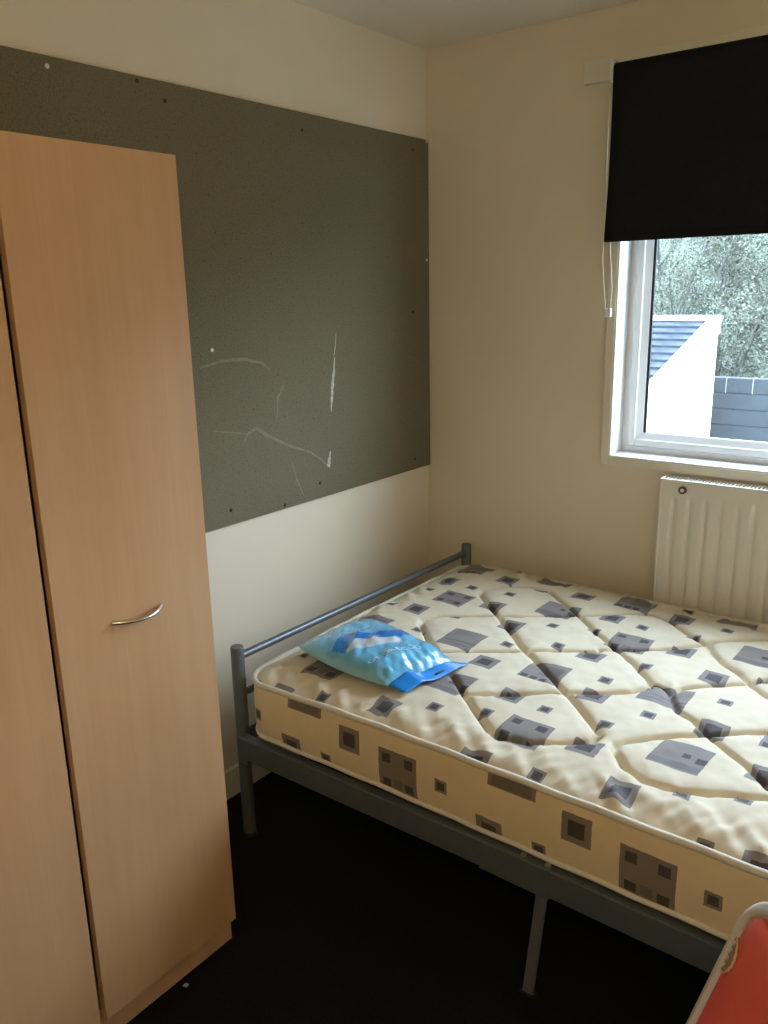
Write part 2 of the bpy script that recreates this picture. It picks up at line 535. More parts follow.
# ------------------------------------------------------------------ roller blind
bl = tag(empty('roller_blind', (1.46, -0.055, 2.13)), 'black roller blind pulled halfway down over the window', 'blind')
bl.matrix_world = Matrix.Translation((1.46, -0.055, 2.13))
def loc(px, o=(1.46, -0.055, 2.13)):
    return (px[0] - o[0], px[1] - o[1], px[2] - o[2])
BX0, BX1 = 0.719, 2.32
m = MB()
nz_ = 40
vs, fs = [], []
nx_ = 50
zb_ = 1.656
prof = []
for k in range(9):
    a = math.pi / 2 - math.pi * k / 8 * 1.0
    prof.append((-0.055 - 0.022 * math.cos(a) * 1.0 if k else -0.055, 2.135 + 0.022 * math.sin(a)))
prof = [(-0.055 + 0.0 - 0.022 * math.sin(math.pi * k / 16), 2.135 + 0.022 * math.cos(math.pi * k / 16)) for k in range(9)]
for k in range(1, nz_ + 1):
    f = k / nz_
    prof.append((-0.077 + 0.018 * f, 2.135 - (2.135 - zb_) * f))
th = 0.0012
for i in range(nx_ + 1):
    fx = i / nx_
    for (y, z) in prof:
        f = max(0, (2.135 - z) / (2.135 - zb_))
        x = BX0 + (BX1 - BX0) * fx
        flare = 0.012 * f ** 2.5
        x += -flare * (1 - fx) + flare * fx if True else 0
        curl = 0.006 * f ** 2 * (math.exp(-fx / 0.02))
        vs.append((x, y - curl + 0.0012 * math.sin(fx * 23) * f, z))
L = len(prof)
for i in range(nx_):
    for k in range(L - 1):
        fs.append((i * L + k, (i + 1) * L + k, (i + 1) * L + k + 1, i * L + k + 1))
m.add([loc(p) for p in vs], fs)
fab = m.build('blind_fabric', 'blind', bl, smooth=True)
sm = fab.modifiers.new('thickness', 'SOLIDIFY')
sm.thickness = 0.0014
MB().tube([loc((BX0 + 0.004, -0.055, 2.135)), loc((BX1 - 0.004, -0.055, 2.135))], 0.019, 20).build('roller_tube', 'plastic', bl, smooth='auto')
for sx in (BX0 - 0.010, BX1 + 0.002):
    b = MB().box(*[c for pair in zip(loc((sx, -0.075, 2.105)), loc((sx + 0.008, -0.020, 2.165))) for c in pair])
    b.build('bracket', 'plastic', bl, bevel=0.002)
box('bottom_bar', 'blind', (BX0 - 1.46 - 0.008, BX1 - 1.46 + 0.008, -0.007, 0.001, zb_ - 2.13 - 0.001, zb_ - 2.13 + 0.020), bl, bevel=0.002)
# control cord: two strands joined by a white connector
wheel = MB().tube([loc((BX0 - 0.014, -0.055, 2.135)), loc((BX0 - 0.002, -0.055, 2.135))], 0.015, 18).build('cord_wheel', 'plastic', bl, smooth='auto')
cz0 = 1.452
sA = [(BX0 - 0.010, -0.069, 2.13 - 0.0), (BX0 - 0.011, -0.070, 1.95), (BX0 - 0.010, -0.070, 1.75), (BX0 - 0.010, -0.071, 1.60), (BX0 + 0.001, -0.072, 1.50), (BX0 + 0.009, -0.072, cz0)]
sB = [(BX0 - 0.004, -0.041, 2.13), (BX0 - 0.005, -0.045, 1.95), (BX0 - 0.003, -0.052, 1.75), (BX0 + 0.010, -0.060, 1.62), (BX0 + 0.023, -0.066, 1.52), (BX0 + 0.022, -0.070, cz0)]
for s_ in (sA, sB):
    MB().tube([loc(p) for p in s_], 0.0016, 6).build('pull_cord', 'cord', bl, smooth=True)
cc = MB()
cc.box(*[c for pair in zip(loc((BX0 + 0.005, -0.078, cz0 - 0.022)), loc((BX0 + 0.027, -0.066, cz0 + 0.004))) for c in pair])
cc.build('cord_connector', 'plastic', bl, bevel=0.003)

# ------------------------------------------------------------------ radiator
RX0, RX1, RZ0, RZ1, RYF = 0.937, 1.75, 0.345, 0.937, -0.075
rd = tag(empty('radiator', (RX0, -0.045, RZ0)), 'cream enamelled panel radiator with vertical flutes under the window', 'radiator')
def rl(x, y, z):
    return (x - RX0, y + 0.045, z - RZ0)
pv, pf = [], []
xs = np.arange(RX0 + 0.006, RX1 - 0.006, 0.004)
zs = [RZ0, RZ0 + 0.045, RZ0 + 0.06, RZ0 + 0.075, RZ0 + 0.10] + list(np.linspace(RZ0 + 0.12, RZ1 - 0.10, 8)) + [RZ1 - 0.082, RZ1 - 0.070, RZ1 - 0.058, RZ1 - 0.045, RZ1 - 0.006]
def sstep(a, b, x):
    t = min(1, max(0, (x - a) / (b - a)))
    return t * t * (3 - 2 * t)
for z in zs:
    w = sstep(RZ0 + 0.05, RZ0 + 0.09, z) * (1 - sstep(RZ1 - 0.085, RZ1 - 0.05, z))
    for x in xs:
        ph = ((x - 0.983) / 0.0478) % 1.0
        # narrow groove beside a wide raised flute
        g = math.exp(-((ph if ph < 0.5 else ph - 1) / 0.13) ** 2)
        inside = sstep(RX0 + 0.02, RX0 + 0.04, x) * (1 - sstep(RX1 - 0.04, RX1 - 0.02, x))
        bulge = 0.35 * math.sin(math.pi * ph)
        pv.append(rl(x, RYF + w * inside * (0.0085 * g - 0.004 * bulge), z))
nx = len(xs)
for i in range(len(zs) - 1):
    for j in range(nx - 1):
        pf.append((i * nx + j, i * nx + j + 1, (i + 1) * nx + j + 1, (i + 1) * nx + j))
MB().add(pv, pf).build('front_panel', 'radiator', rd, smooth=True)
box('back_panel', 'radiator', [rl(RX0 + .01, -0.028, RZ0)[0], rl(RX1 - .01, 0, 0)[0], rl(0, -0.030, 0)[1], rl(0, -0.018, 0)[1], 0.0, RZ1 - RZ0 - 0.012], rd)
for x0, x1 in ((RX0 - 0.001, RX0 + 0.006), (RX1 - 0.006, RX1 + 0.001)):
    box('side_panel', 'radiator', (x0 - RX0, x1 - RX0, RYF + 0.045 - 0.004, 0.029, 0.0, RZ1 - RZ0), rd, bevel=0.002)
tg = MB()
tg.box(RX0 + .006 - RX0, RX1 - .006 - RX0, RYF + 0.045 - 0.004, RYF + 0.045 + 0.004, RZ1 - RZ0 - 0.012, RZ1 - RZ0)
tg.box(0.006, RX1 - .006 - RX0, 0.021, 0.029, RZ1 - RZ0 - 0.012, RZ1 - RZ0)
tg.build('grille_edge', 'radiator', rd, bevel=0.0015)
gs = MB()
x = 0.014
while x < RX1 - RX0 - 0.014:
    gs.box(x, x + 0.0042, RYF + 0.049, 0.021, RZ1 - RZ0 - 0.009, RZ1 - RZ0 - 0.002)
    x += 0.0110
gs.build('grille_slats', 'radiator', rd)
box('grille_shade_block', 'dark', (0.012, RX1 - RX0 - 0.012, RYF + 0.06, 0.014, 0.05, RZ1 - RZ0 - 0.0095), rd)  # solid near-black block painting the shade below the grille slats
vp = MB().tube([(1.008 - RX0, RYF + 0.045 + 0.001, 0.907 - RZ0), (1.008 - RX0, RYF + 0.045 - 0.007, 0.907 - RZ0)], 0.0125, 20).build('air_vent_plug', 'brass', rd, smooth='auto')
MB().tube([(1.008 - RX0, RYF + 0.045 - 0.007, 0.907 - RZ0), (1.008 - RX0, RYF + 0.045 - 0.0085, 0.907 - RZ0)], 0.0058, 14).build('vent_screw', 'plastic', vp, smooth='auto')
for bx in (0.12, RX1 - RX0 - 0.12):
    box('wall_bracket', 'radiator', (bx - 0.015, bx + 0.015, 0.027, 0.0445, 0.06, 0.50), rd)
MB().tube([(0.03, 0.0, 0.02), (0.03, 0.0, -RZ0 + 0.002)], 0.0075, 10).build('feed_pipe', 'radiator', rd, smooth='auto')

# ------------------------------------------------------------------ notice board
NB = tag(empty('notice_board', (0.0, -0.005, 0.868)), 'large grey-green felt notice board screwed to the wall behind the wardrobe', 'notice board')
BL = 2.44
box('felt_panel', 'board', (0.0006, 0.0125, -BL, 0.0, 0.0, 2.0345 - 0.868), NB, bevel=0.0015)
def bpt(px, py, xx=0.0127):
    p = at(px, py, 0, xx)
    return (p.x, p.y + 0.005, p.z - 0.868)
SC = [(212, 350, 1), (285, 505, 0), (320, 483, 0), (231, 510, 0), (415, 459, 0), (413, 312, 0), (302, 130, 0), (165, 101, 0), (47, 66, 1), (137, 81, 0), (413, 150, 0), (426.5, 141.5, 1), (426.5, 260, 1)]
for (sx, sy, br) in SC:
    p = bpt(sx, sy)
    r = 0.0055
    sc = MB()
    ring = [(0.0, r), (0.0012, r), (0.0030, r * 0.7), (0.0036, r * 0.25)]
    vs, fs = [], []
    for (hx, rr) in ring:
        for j in range(12):
            a = 2 * math.pi * j / 12
            vs.append((p[0] + hx, p[1] + rr * math.cos(a), p[2] + rr * math.sin(a)))
    for i in range(3):
        for j in range(12):
            fs.append((i * 12 + j, i * 12 + (j + 1) % 12, (i + 1) * 12 + (j + 1) % 12, (i + 1) * 12 + j))
    fs.append(tuple(36 + j for j in range(12)))
    sc.add(vs, fs).build('screw', 'screwlight' if br else 'screwdark', NB, smooth='auto')
def ribbon(name, pts, widths, mat, seed=0):
    rr = random.Random(seed)
    P = [Vector(bpt(*p)) for p in pts]
    # resample
    Q, W = [], []
    for i in range(len(P) - 1):
        for k in range(6):
            f = k / 6
            Q.append(P[i].lerp(P[i + 1], f))
            W.append(widths[i] * (1 - f) + widths[i + 1] * f)
    Q.append(P[-1]); W.append(widths[-1])
    vs, fs = [], []
    for i, q in enumerate(Q):
        d = (Q[min(i + 1, len(Q) - 1)] - Q[max(i - 1, 0)]).normalized()
        nrm = Vector((0, -d.z, d.y))
        w1 = W[i] * (0.5 + 0.35 * rr.random())
        w2 = W[i] * (0.5 + 0.35 * rr.random())
        for hx, s_ in ((0.0, -w1), (0.0005, -w1 * 0.8), (0.0005, w2 * 0.8), (0.0, w2)):
            vs.append(q + nrm * s_ + Vector((hx - 0.0002, 0, 0)))
    for i in range(len(Q) - 1):
        for k in range(3):
            fs.append((i * 4 + k, i * 4 + k + 1, (i + 1) * 4 + k + 1, (i + 1) * 4 + k))
    return MB().add(vs, fs).build(name, mat, NB)
ribbon('torn_scrape', [(336, 333), (335.5, 345), (334, 356)], [0.001, 0.003, 0.002], 'scrape', 1)
ribbon('torn_scrape', [(334.5, 357), (334.2, 370), (332.5, 385), (332, 398), (331, 412)], [0.003, 0.007, 0.011, 0.008, 0.001], 'scrape', 2)
ribbon('torn_scrape', [(330.5, 451), (329.5, 460), (328.5, 467)], [0.002, 0.010, 0.012], 'scrape', 3)
ribbon('scuff_mark', [(243, 445), (248, 434), (256, 428), (268, 436), (290, 446), (310, 452), (322, 460), (328, 467)], [0.002, 0.005, 0.007, 0.007, 0.006, 0.005, 0.005, 0.004], 'faint', 4)
ribbon('scuff_mark', [(200, 368), (222, 361), (243, 359), (262, 363), (270, 370)], [0.003, 0.006, 0.008, 0.006, 0.002], 'faint', 5)
ribbon('scuff_mark', [(284, 385), (278, 397), (277, 418)], [0.003, 0.006, 0.002], 'faint', 6)
ribbon('scuff_mark', [(292, 462), (297, 480), (304, 496)], [0.003, 0.005, 0.003], 'faint', 7)
ribbon('scuff_mark', [(213, 431), (236, 433), (248, 434)], [0.002, 0.004, 0.002], 'faint', 8)

# ------------------------------------------------------------------ wardrobe
WF = 0.472
wy1, wyg1, wyg0, wy0 = -1.519, -1.880, -1.894, -2.262
wd = tag(empty('wardrobe', (0.24, (wy0 + wy1) / 2, 0)), 'tall beech-effect wardrobe with two plain doors and bow handles', 'wardrobe')
ox, oy = 0.24, (wy0 + wy1) / 2
def wl(b):
    return (b[0] - ox, b[1] - ox, b[2] - oy, b[3] - oy, b[4], b[5])
WTp, WBt = 1.779, 0.066
XB = 0.018
XC = WF - 0.0195
box('side_panel', 'wood', wl((XB, XC, wy1 - 0.018, wy1 - 0.001, 0.0, WTp - 0.001)), wd, bevel=0.001)
box('side_panel', 'wood', wl((XB, XC, wy0 + 0.001, wy0 + 0.018, 0.0, WTp - 0.001)), wd, bevel=0.001)
box('top_panel', 'wood', wl((XB, XC, wy0 + 0.018, wy1 - 0.018, WTp - 0.019, WTp - 0.001)), wd)
box('bottom_panel', 'wood', wl((XB, XC, wy0 + 0.018, wy1 - 0.018, WBt, WBt + 0.018)), wd)
box('back_panel', 'wood', wl((XB, XB + 0.004, wy0 + 0.018, wy1 - 0.018, WBt + 0.018, WTp - 0.019)), wd)
box('plinth', 'wood', wl((XC - 0.018, XC, wy0 + 0.018, wy1 - 0.018, 0.0, WBt)), wd, bevel=0.001)
def wdoor(y0, y1, hy0, hy1):
    cx_, cyy = WF - 0.009, (y0 + y1) / 2
    d = box('door', 'wood', wl((WF - 0.018, WF, y0, y1, WBt, WTp)), wd, bevel=0.0012)
    n = 22
    pts, rs = [], []
    for k in range(n + 1):
        f = k / n
        a = math.sin(math.pi * f)
        pts.append((WF - ox - 0.001 + 0.026 * a ** 0.85, hy0 + (hy1 - hy0) * f - oy, 0.914 - 0.002 * a))
        rs.append(0.0052 - 0.0016 * a)
    h = MB().tube(pts, rs, 10).build('handle', 'chrome', d, smooth='auto')
    return d
wdoor(wyg1, wy1, -1.762, -1.648)
wdoor(wy0, wyg0, -2.126, -2.012)

# ------------------------------------------------------------------ bed frame
XP, YN, BA = 0.1921, -1.2101, -0.0159
WB_, LB = 1.153, 1.93
bed = tag(empty('bed_frame', (XP, YN, 0), BA), 'grey tubular metal bed frame with low head rail', 'bed')
ZP = 0.592
def post(u, v):
    p = MB().tube([(u, v, 0.012), (u, v, ZP - 0.004), (u, v, ZP)], [0.0185, 0.0185, 0.0165], 20).build('post', 'bedmetal', bed, smooth='auto')
    MB().tube([(u, v, 0.0), (u, v, 0.012)], 0.0195, 16).build('foot_cap', 'rubber', p, smooth='auto')
for u in (0.0, LB):
    for v in (0.0, WB_):
        post(u, v)
    MB().tube([(u, 0.014, 0.560), (u, WB_ - 0.014, 0.560)], 0.0112, 16).build('end_rail', 'bedmetal', bed, smooth='auto')
    MB().tube([(u, 0.014, 0.448), (u, WB_ - 0.014, 0.448)], 0.0105, 14).build('end_rail', 'bedmetal', bed, smooth='auto')
    MB().box(u - 0.012, u + 0.012, 0.014, WB_ - 0.014, 0.300, 0.345).build('end_rail', 'bedmetal', bed, bevel=0.002)
def siderail(v0, v1, vin):
    rm = MB()
    for (ua, ub, za, zb2) in ((0.012, 0.80, 0.014 if v0 < 0.5 else 0.0, 0.0), (0.80, LB - 0.012, 0.0, 0.0)):
        rm.add([(u_, v_, z_ - (za if u_ == ua else zb2)) for u_ in (ua, ub) for v_ in (v0, v1) for z_ in (0.285, 0.350)],
               [(0, 1, 3, 2), (4, 6, 7, 5), (0, 4, 5, 1), (2, 3, 7, 6), (0, 2, 6, 4), (1, 5, 7, 3)])
    r = rm.build('side_rail', 'bedmetal', bed, bevel=0.003)
    lo, hi = min(v0, vin), max(v1, vin)
    s = MB().box(0.80, 0.972, v0 - 0.003 if v0 < 0.5 else v0 - 0.003, v1 + 0.003, 0.2815, 0.3535).build('joint_sleeve', 'bedmetal', r, bevel=0.003)
    for bu in (0.905, 0.962):
        bz = MB()
        bz.tube([(bu, (v0 + v1) / 2 - 0.004, 0.3525), (bu, (v0 + v1) / 2 - 0.004, 0.358)], 0.0065, 10)
        bz.build('bolt', 'bolt', s, smooth='auto')
    # corner brackets
    for u in (0.012, LB - 0.045):
        MB().box(u, u + 0.033, min(v0, v1) + 0.002, max(v0, v1) - 0.002, 0.255, 0.286).build('corner_bracket', 'bedmetal', r, bevel=0.002)
    return r
siderail(-0.032, -0.004, 0.02)
siderail(WB_ - 0.045, WB_ - 0.017, WB_ - 0.04)
def midleg(v):
    vs = []
    for (uu, z) in ((0.922, 0.004), (0.950, 0.290)):
        for du, dv in ((-0.0125, -0.004), (0.0125, -0.004), (0.0125, 0.004), (-0.0125, 0.004)):
            vs.append((uu + du, v + dv, z))
    fs = [(0, 1, 5, 4), (1, 2, 6, 5), (2, 3, 7, 6), (3, 0, 4, 7), (3, 2, 1, 0), (4, 5, 6, 7)]
    l = MB().add(vs, fs).build('centre_leg', 'steel', bed, bevel=0.001)
    MB().box(0.905, 0.940, v - 0.007, v + 0.007, 0.0, 0.006).build('foot_cap', 'rubber', l)
midleg(-0.018)
midleg(WB_ - 0.031)
for k in range(13):
    u = 0.09 + k * (LB - 0.18) / 12
    MB().box(u - 0.025, u + 0.025, 0.004, WB_ - 0.043, 0.340, 0.3495).build('slat', 'slat', bed)

# ------------------------------------------------------------------ mattress
mt = tag(empty('mattress', (XP, YN, 0.3505), BA), 'cream quilted mattress printed with grey squares on the metal bed', 'mattress')
ZO = 0.3505
U0, U1, V0, V1, CR = 0.026, 1.895, -0.010, 1.128, 0.085
ZB, ZT = 0.362, 0.523
def droop(u, v):
    return 0.016 * np.exp(-((u - U0) / 0.30) ** 2 - ((v - V0) / 0.35) ** 2)
CU, CV = XP, YN
ca, sa = math.cos(BA), math.sin(BA)
def topuv(px, py, z=0.54):
    p = at(px, py, 2, z)
    x, y = p.x - XP, p.y - YN
    return (x * ca + y * sa, -x * sa + y * ca)
c1 = lambda x, y: (440 + x * 168 / 768, 555 + y * 140 / 640)
c2 = lambda x, y: (600 + x * 168 / 768, 575 + y * 140 / 640)
c3 = lambda x, y: (440 + x * 168 / 768, 650 + y * 140 / 640)
c4 = lambda x, y: (600 + x * 168 / 768, 680 + y * 200 / 914)
c6 = lambda x, y: (340 + x * 160 / 768, 540 + y * 120 / 576)
def tr(*segs):
    out = []
    for c, pts in segs:
        out += [topuv(*c(*p)) for p in pts]
    return out
SEAMS = [
    tr((c6, [(385, 405), (420, 480), (460, 540)]), (c3, [(60, 130), (110, 215), (180, 310), (225, 380), (290, 410), (400, 428), (560, 430), (690, 425), (730, 400)])),
    tr((c1, [(180, 180), (225, 240), (265, 285), (320, 355), (390, 450), (460, 515), (550, 620)]), (c3, [(640, 275), (725, 385)])),
    tr((c1, [(180, 180), (195, 163), (320, 150), (420, 155), (500, 175), (560, 220), (635, 285), (720, 370)]), (c2, [(0, 285), (70, 345), (150, 410), (225, 490), (235, 505)])),
    tr((c6, [(385, 405), (400, 385), (470, 373)]), (c1, [(20, 285), (274, 285), (450, 287), (600, 287)]), (c2, [(0, 192), (150, 183), (250, 190), (320, 215), (400, 275), (450, 310), (500, 330), (508, 355), (560, 410), (640, 460), (700, 515), (768, 575)])),
    tr((c1, [(0, 450), (390, 450), (730, 448)]), (c2, [(0, 350), (250, 350), (400, 338), (480, 325), (530, 315), (640, 305), (768, 303)])),
    tr((c3, [(110, 215), (560, 207), (731, 206)]), (c2, [(150, 545), (220, 525), (235, 505), (290, 520), (320, 548)]), (c4, [(355, 160), (430, 200), (490, 262), (560, 320), (680, 410), (768, 500)])),
    tr((c2, [(320, 548), (380, 525), (560, 510), (690, 500), (768, 485)])),
    tr((c4, [(65, 330), (75, 305), (120, 290), (270, 272), (490, 262), (620, 255), (768, 250)])),
    tr((c4, [(65, 330), (110, 400), (200, 465), (320, 505), (500, 530), (768, 548)])),
]
# head-end continuation behind the bag and foot end beyond the picture: the same lattice, shifted
EXTRA = [[(u + 0.655, v) for u, v in s] for s in SEAMS]
EXTRA += [[(u - 0.33, v + 0.0) for u, v in SEAMS[1] if u > 0.55]]
S_ = []
for s in SEAMS:
    for i in range(len(s) - 1):
        S_.append((*s[i], *s[i + 1]))
for s in EXTRA[:-1]:
    for i in range(len(s) - 1):
        if s[i][0] > 1.30 and s[i + 1][0] > 1.30:
            S_.append((*s[i], *s[i + 1]))
S_ = np.array(S_)
NU, NV = 520, 322
us = np.linspace(U0, U1, NU)
vs_ = np.linspace(V0, V1, NV)
Ug, Vg = np.meshgrid(us, vs_, indexing='ij')
# snap square corners on to the rounded outline
cu = np.clip(Ug, U0 + CR, U1 - CR)
cv = np.clip(Vg, V0 + CR, V1 - CR)
du, dv = Ug - cu, Vg - cv
rr = np.hypot(du, dv)
fac = np.where(rr > CR, CR / np.maximum(rr, 1e-9), 1.0)
Ug, Vg = cu + du * fac, cv + dv * fac
rr = np.hypot(Ug - cu, Vg - cv)
edge = np.where((np.abs(Ug - cu) > 1e-9) & (np.abs(Vg - cv) > 1e-9), CR - rr,
                np.minimum(np.minimum(Ug - U0, U1 - Ug), np.minimum(Vg - V0, V1 - Vg)))
edge = np.clip(edge, 0, None)
P = np.stack([Ug.ravel(), Vg.ravel()], 1)
D = np.full(len(P), 9.0)
for (a0, b0, a1, b1) in S_:
    ax_, bx_ = np.array([a0, b0]), np.array([a1 - a0, b1 - b0])
    l2 = max((bx_ ** 2).sum(), 1e-9)
    t_ = np.clip(((P - ax_) @ bx_) / l2, 0, 1)
    D = np.minimum(D, np.hypot(*(P - ax_ - t_[:, None] * bx_).T))
D = D.reshape(Ug.shape)
def vnoise(u, v, f, seed):
    r = np.random.default_rng(seed)
    g = r.random((256, 256))
    x, y = u * f + 40, v * f + 40
    i, j = np.floor(x).astype(int), np.floor(y).astype(int)
    fx, fy = x - i, y - j
    fx, fy = fx * fx * (3 - 2 * fx), fy * fy * (3 - 2 * fy)
    q = lambda a, b: g[a % 256, b % 256]
    return (q(i, j) * (1 - fx) * (1 - fy) + q(i + 1, j) * fx * (1 - fy) + q(i, j + 1) * (1 - fx) * fy + q(i + 1, j + 1) * fx * fy) - 0.5
Z = ZT + 0.013 * (1 - np.exp(-edge / 0.030)) + 0.006 * (1 - np.exp(-edge / 0.12))
puff = 0.0095 * (1 - np.exp(-(D / 0.016))) - 0.013 * np.exp(-(D / 0.0065) ** 2)
Z = Z + puff * (1 - np.exp(-edge / 0.03))
Z += 0.0045 * vnoise(Ug, Vg, 9, 1) + 0.0030 * vnoise(Ug, Vg, 28, 2) * (1 - np.exp(-edge / 0.02))
# puckers running in from the taped edge
along = np.where(np.minimum(Vg - V0, V1 - Vg) < np.minimum(Ug - U0, U1 - Ug), Ug, Vg)
acr = edge
pk = vnoise(along + acr * 0.9 + 0.02 * vnoise(Ug, Vg, 10, 5), acr * 0.25, 26, 3) + 0.6 * vnoise(along - acr * 0.5, acr * 0.3, 45, 4)
Z += 0.0210 * pk * np.exp(-((edge - 0.05) / 0.045) ** 2)
# wrinkles that gather at the seam crossings
Z += 0.004 * vnoise(Ug * 1.5 + Vg, Vg - Ug, 30, 6) * np.exp(-D / 0.05) * (1 - np.exp(-edge / 0.03))
me = bpy.data.meshes.new('quilted_top')
Z = Z - droop(Ug, Vg)
co = np.stack([Ug.ravel(), Vg.ravel(), Z.ravel() - ZO], 1)
ii, jj = np.meshgrid(np.arange(NU - 1), np.arange(NV - 1), indexing='ij')
q0 = (ii * NV + jj).ravel()
quads = np.stack([q0, q0 + NV, q0 + NV + 1, q0 + 1], 1)
me.vertices.add(len(co))
me.vertices.foreach_set('co', co.ravel())
me.loops.add(quads.size)
me.loops.foreach_set('vertex_index', quads.ravel().astype(np.int32))
me.polygons.add(len(quads))
me.polygons.foreach_set('loop_start', np.arange(0, quads.size, 4, dtype=np.int32))
me.update(calc_edges=True)
uvl = me.uv_layers.new(name='UVMap')
shift = 0.006 * np.stack([vnoise(Ug, Vg, 6, 8).ravel(), vnoise(Ug, Vg, 6, 9).ravel()], 1) * 2
uvc = co[:, :2] + shift
uvl.data.foreach_set('uv', uvc[quads.ravel()].astype(np.float32).ravel())
me.validate()
link('quilted_top', me, 'top', mt, smooth=True)
def outline(off, n=10, step=0.02):
    pts = []
    x0, x1, y0, y1, r = U0 - off, U1 + off, V0 - off, V1 + off, CR + off
    def line(a, b):
        k = max(2, int(math.dist(a, b) / step))
        return [(a[0] + (b[0] - a[0]) * i / k, a[1] + (b[1] - a[1]) * i / k) for i in range(k)]
    def arc(cx_, cy2, a0):
        return [(cx_ + r * math.cos(a0 + math.pi / 2 * i / n), cy2 + r * math.sin(a0 + math.pi / 2 * i / n)) for i in range(n)]
    pts += line((x0 + r, y0), (x1 - r, y0)) + arc(x1 - r, y0 + r, -math.pi / 2)
    pts += line((x1, y0 + r), (x1, y1 - r)) + arc(x1 - r, y1 - r, 0)
    pts += line((x1 - r, y1), (x0 + r, y1)) + arc(x0 + r, y1 - r, math.pi / 2)
    pts += line((x0, y1 - r), (x0, y0 + r)) + arc(x0 + r, y0 + r, math.pi)
    return pts
prof = [(0.0, ZT), (0.004, ZT - 0.012), (0.007, ZT - 0.04), (0.008, (ZT + ZB) / 2), (0.007, ZB + 0.035), (0.003, ZB + 0.01), (0.0, ZB)]
rings = [outline(o) for o, z in prof]
N = len(rings[0])
vs, fs, uvs = [], [], []
for k, (o, z) in enumerate(prof):
    for i, p in enumerate(rings[k]):
        vs.append((p[0], p[1], z - ZO + 0.0015 * math.sin(i * 0.31) * (k not in (0, 6)) - float(droop(p[0], p[1])) * (0.6 + 0.4 * (z - ZB) / (ZT - ZB))))
arcl = [0.0]
base = rings[3]
for i in range(N):
    arcl.append(arcl[-1] + math.dist(base[i], base[(i + 1) % N]))
for k in range(len(prof) - 1):
    for i in range(N):
        i2 = (i + 1) % N
        fs.append((k * N + i, (k + 1) * N + i, (k + 1) * N + i2, k * N + i2))
        wrapo = U0 + CR - (arcl[N] if i > N * 0.80 else 0.0)
        a, b = arcl[i] + wrapo, arcl[i + 1] + wrapo
        uvs += [(a, prof[k][1]), (a, prof[k + 1][1]), (b, prof[k + 1][1]), (b, prof[k][1])]
bot = tuple((len(prof) - 1) * N + i for i in range(N))
fs.append(bot[::-1])
uvs += [(0, 0)] * N
me = bpy.data.meshes.new('side_border')
me.from_pydata(vs, [], fs)
uvl = me.uv_layers.new(name='UVMap')
uvl.data.foreach_set('uv', np.array(uvs, dtype=np.float32).ravel())
link('side_border', me, 'side', mt, smooth='auto')
for z, r, off in ((ZT + 0.001, 0.0078, 0.003), (ZB + 0.002, 0.0062, 0.003)):
    pts = [(p[0], p[1], z - ZO + 0.0010 * math.sin(i * 0.7) - float(droop(p[0], p[1])) * (1.0 if z > 0.45 else 0.6)) for i, p in enumerate(outline(off))]
    MB().tube(pts, r, 8, closed=True).build('piping', 'piping', mt, smooth=True)

# ------------------------------------------------------------------ blue bedding bag
bagp = at(385, 655, 2, 0.56)
bag = tag(empty('bedding_bag', (bagp.x, bagp.y, 0.545)), 'light blue plastic bag of bedding lying on the mattress', 'bag')
def bagloc(px, py, z):
    p = at(px, py, 2, z)
    return Vector((p.x - bagp.x, p.y - bagp.y, z - 0.545))
A0 = bagloc(297, 646, 0.570)      # gathered end, near corner
A1 = bagloc(361, 619, 0.572)      # gathered end, far corner
B0 = bagloc(388, 687, 0.562)      # header end, near corner
B1 = bagloc(455, 664, 0.560)      # header end, far corner
SM = 1.0
def edgept(s, t):
    a = A0.lerp(A1, t)
    b = B0.lerp(B1, t)
    p = a.lerp(b, s)
    # near edge bellies out a little towards the room
    w = math.sin(math.pi * s)
    p += (A0 - A1).normalized() * (0.020 * w * (1 - t) - 0.012 * w * t)
    return p
def bagh(s, t):
    e = (max(0.0, math.sin(math.pi * min(1, max(0, t)))) ** 0.38)
    ps = (1 - math.exp(-s / 0.16)) * (1 - math.exp(-(1 - s) / 0.075))
    ps = min(1, ps * 1.10)
    wr = 0.0
    u, v = np.array([s]), np.array([t])
    wr += 0.010 * float(vnoise(u * 1.0, v * 0.5, 7, 21)[0]) + 0.008 * float(vnoise(u * 2.0 + v, v, 9, 22)[0])
    fold = math.exp(-((s - 0.87) / 0.09) ** 2)
    wr += 0.016 * fold * float(vnoise(u * 0.8, v * 1.8, 8, 23)[0])
    return e * ps * 0.052 + wr * e * min(1, ps * 1.5)
def topz(s, t):
    p = edgept(s, t)
    return Vector((p.x, p.y, p.z + bagh(s, t)))
NS, NTT = 130, 90
vs, fs, uvs = [], [], []
for i in range(NS + 1):
    for j in range(NTT + 1):
        vs.append(topz(i / NS, j / NTT))
for i in range(NS + 1):
    for j in range(NTT + 1):
        p = edgept(i / NS, j / NTT)
        drop = 0.010 * math.sin(math.pi * i / NS) ** 0.6 * math.sin(math.pi * j / NTT) ** 0.5 if 0 < i < NS and 0 < j < NTT else 0
        vs.append((p.x, p.y, p.z - drop))
W1 = NTT + 1
OFF = (NS + 1) * W1
for i in range(NS):
    for j in range(NTT):
        a = i * W1 + j
        fs.append((a, a + W1, a + W1 + 1, a + 1))
        fs.append((OFF + a, OFF + a + 1, OFF + a + W1 + 1, OFF + a + W1))
        st = lambda i_, j_: (i_ / NS, j_ / NTT)
        uvs += [st(i, j), st(i + 1, j), st(i + 1, j + 1), st(i, j + 1)]
        uvs += [st(i, j), st(i, j + 1), st(i + 1, j + 1), st(i + 1, j)]
me = bpy.data.meshes.new('bag_body')
me.from_pydata([tuple(v) for v in vs], [], fs)
me.uv_layers.new(name='UVMap').data.foreach_set('uv', np.array(uvs, dtype=np.float32).ravel())
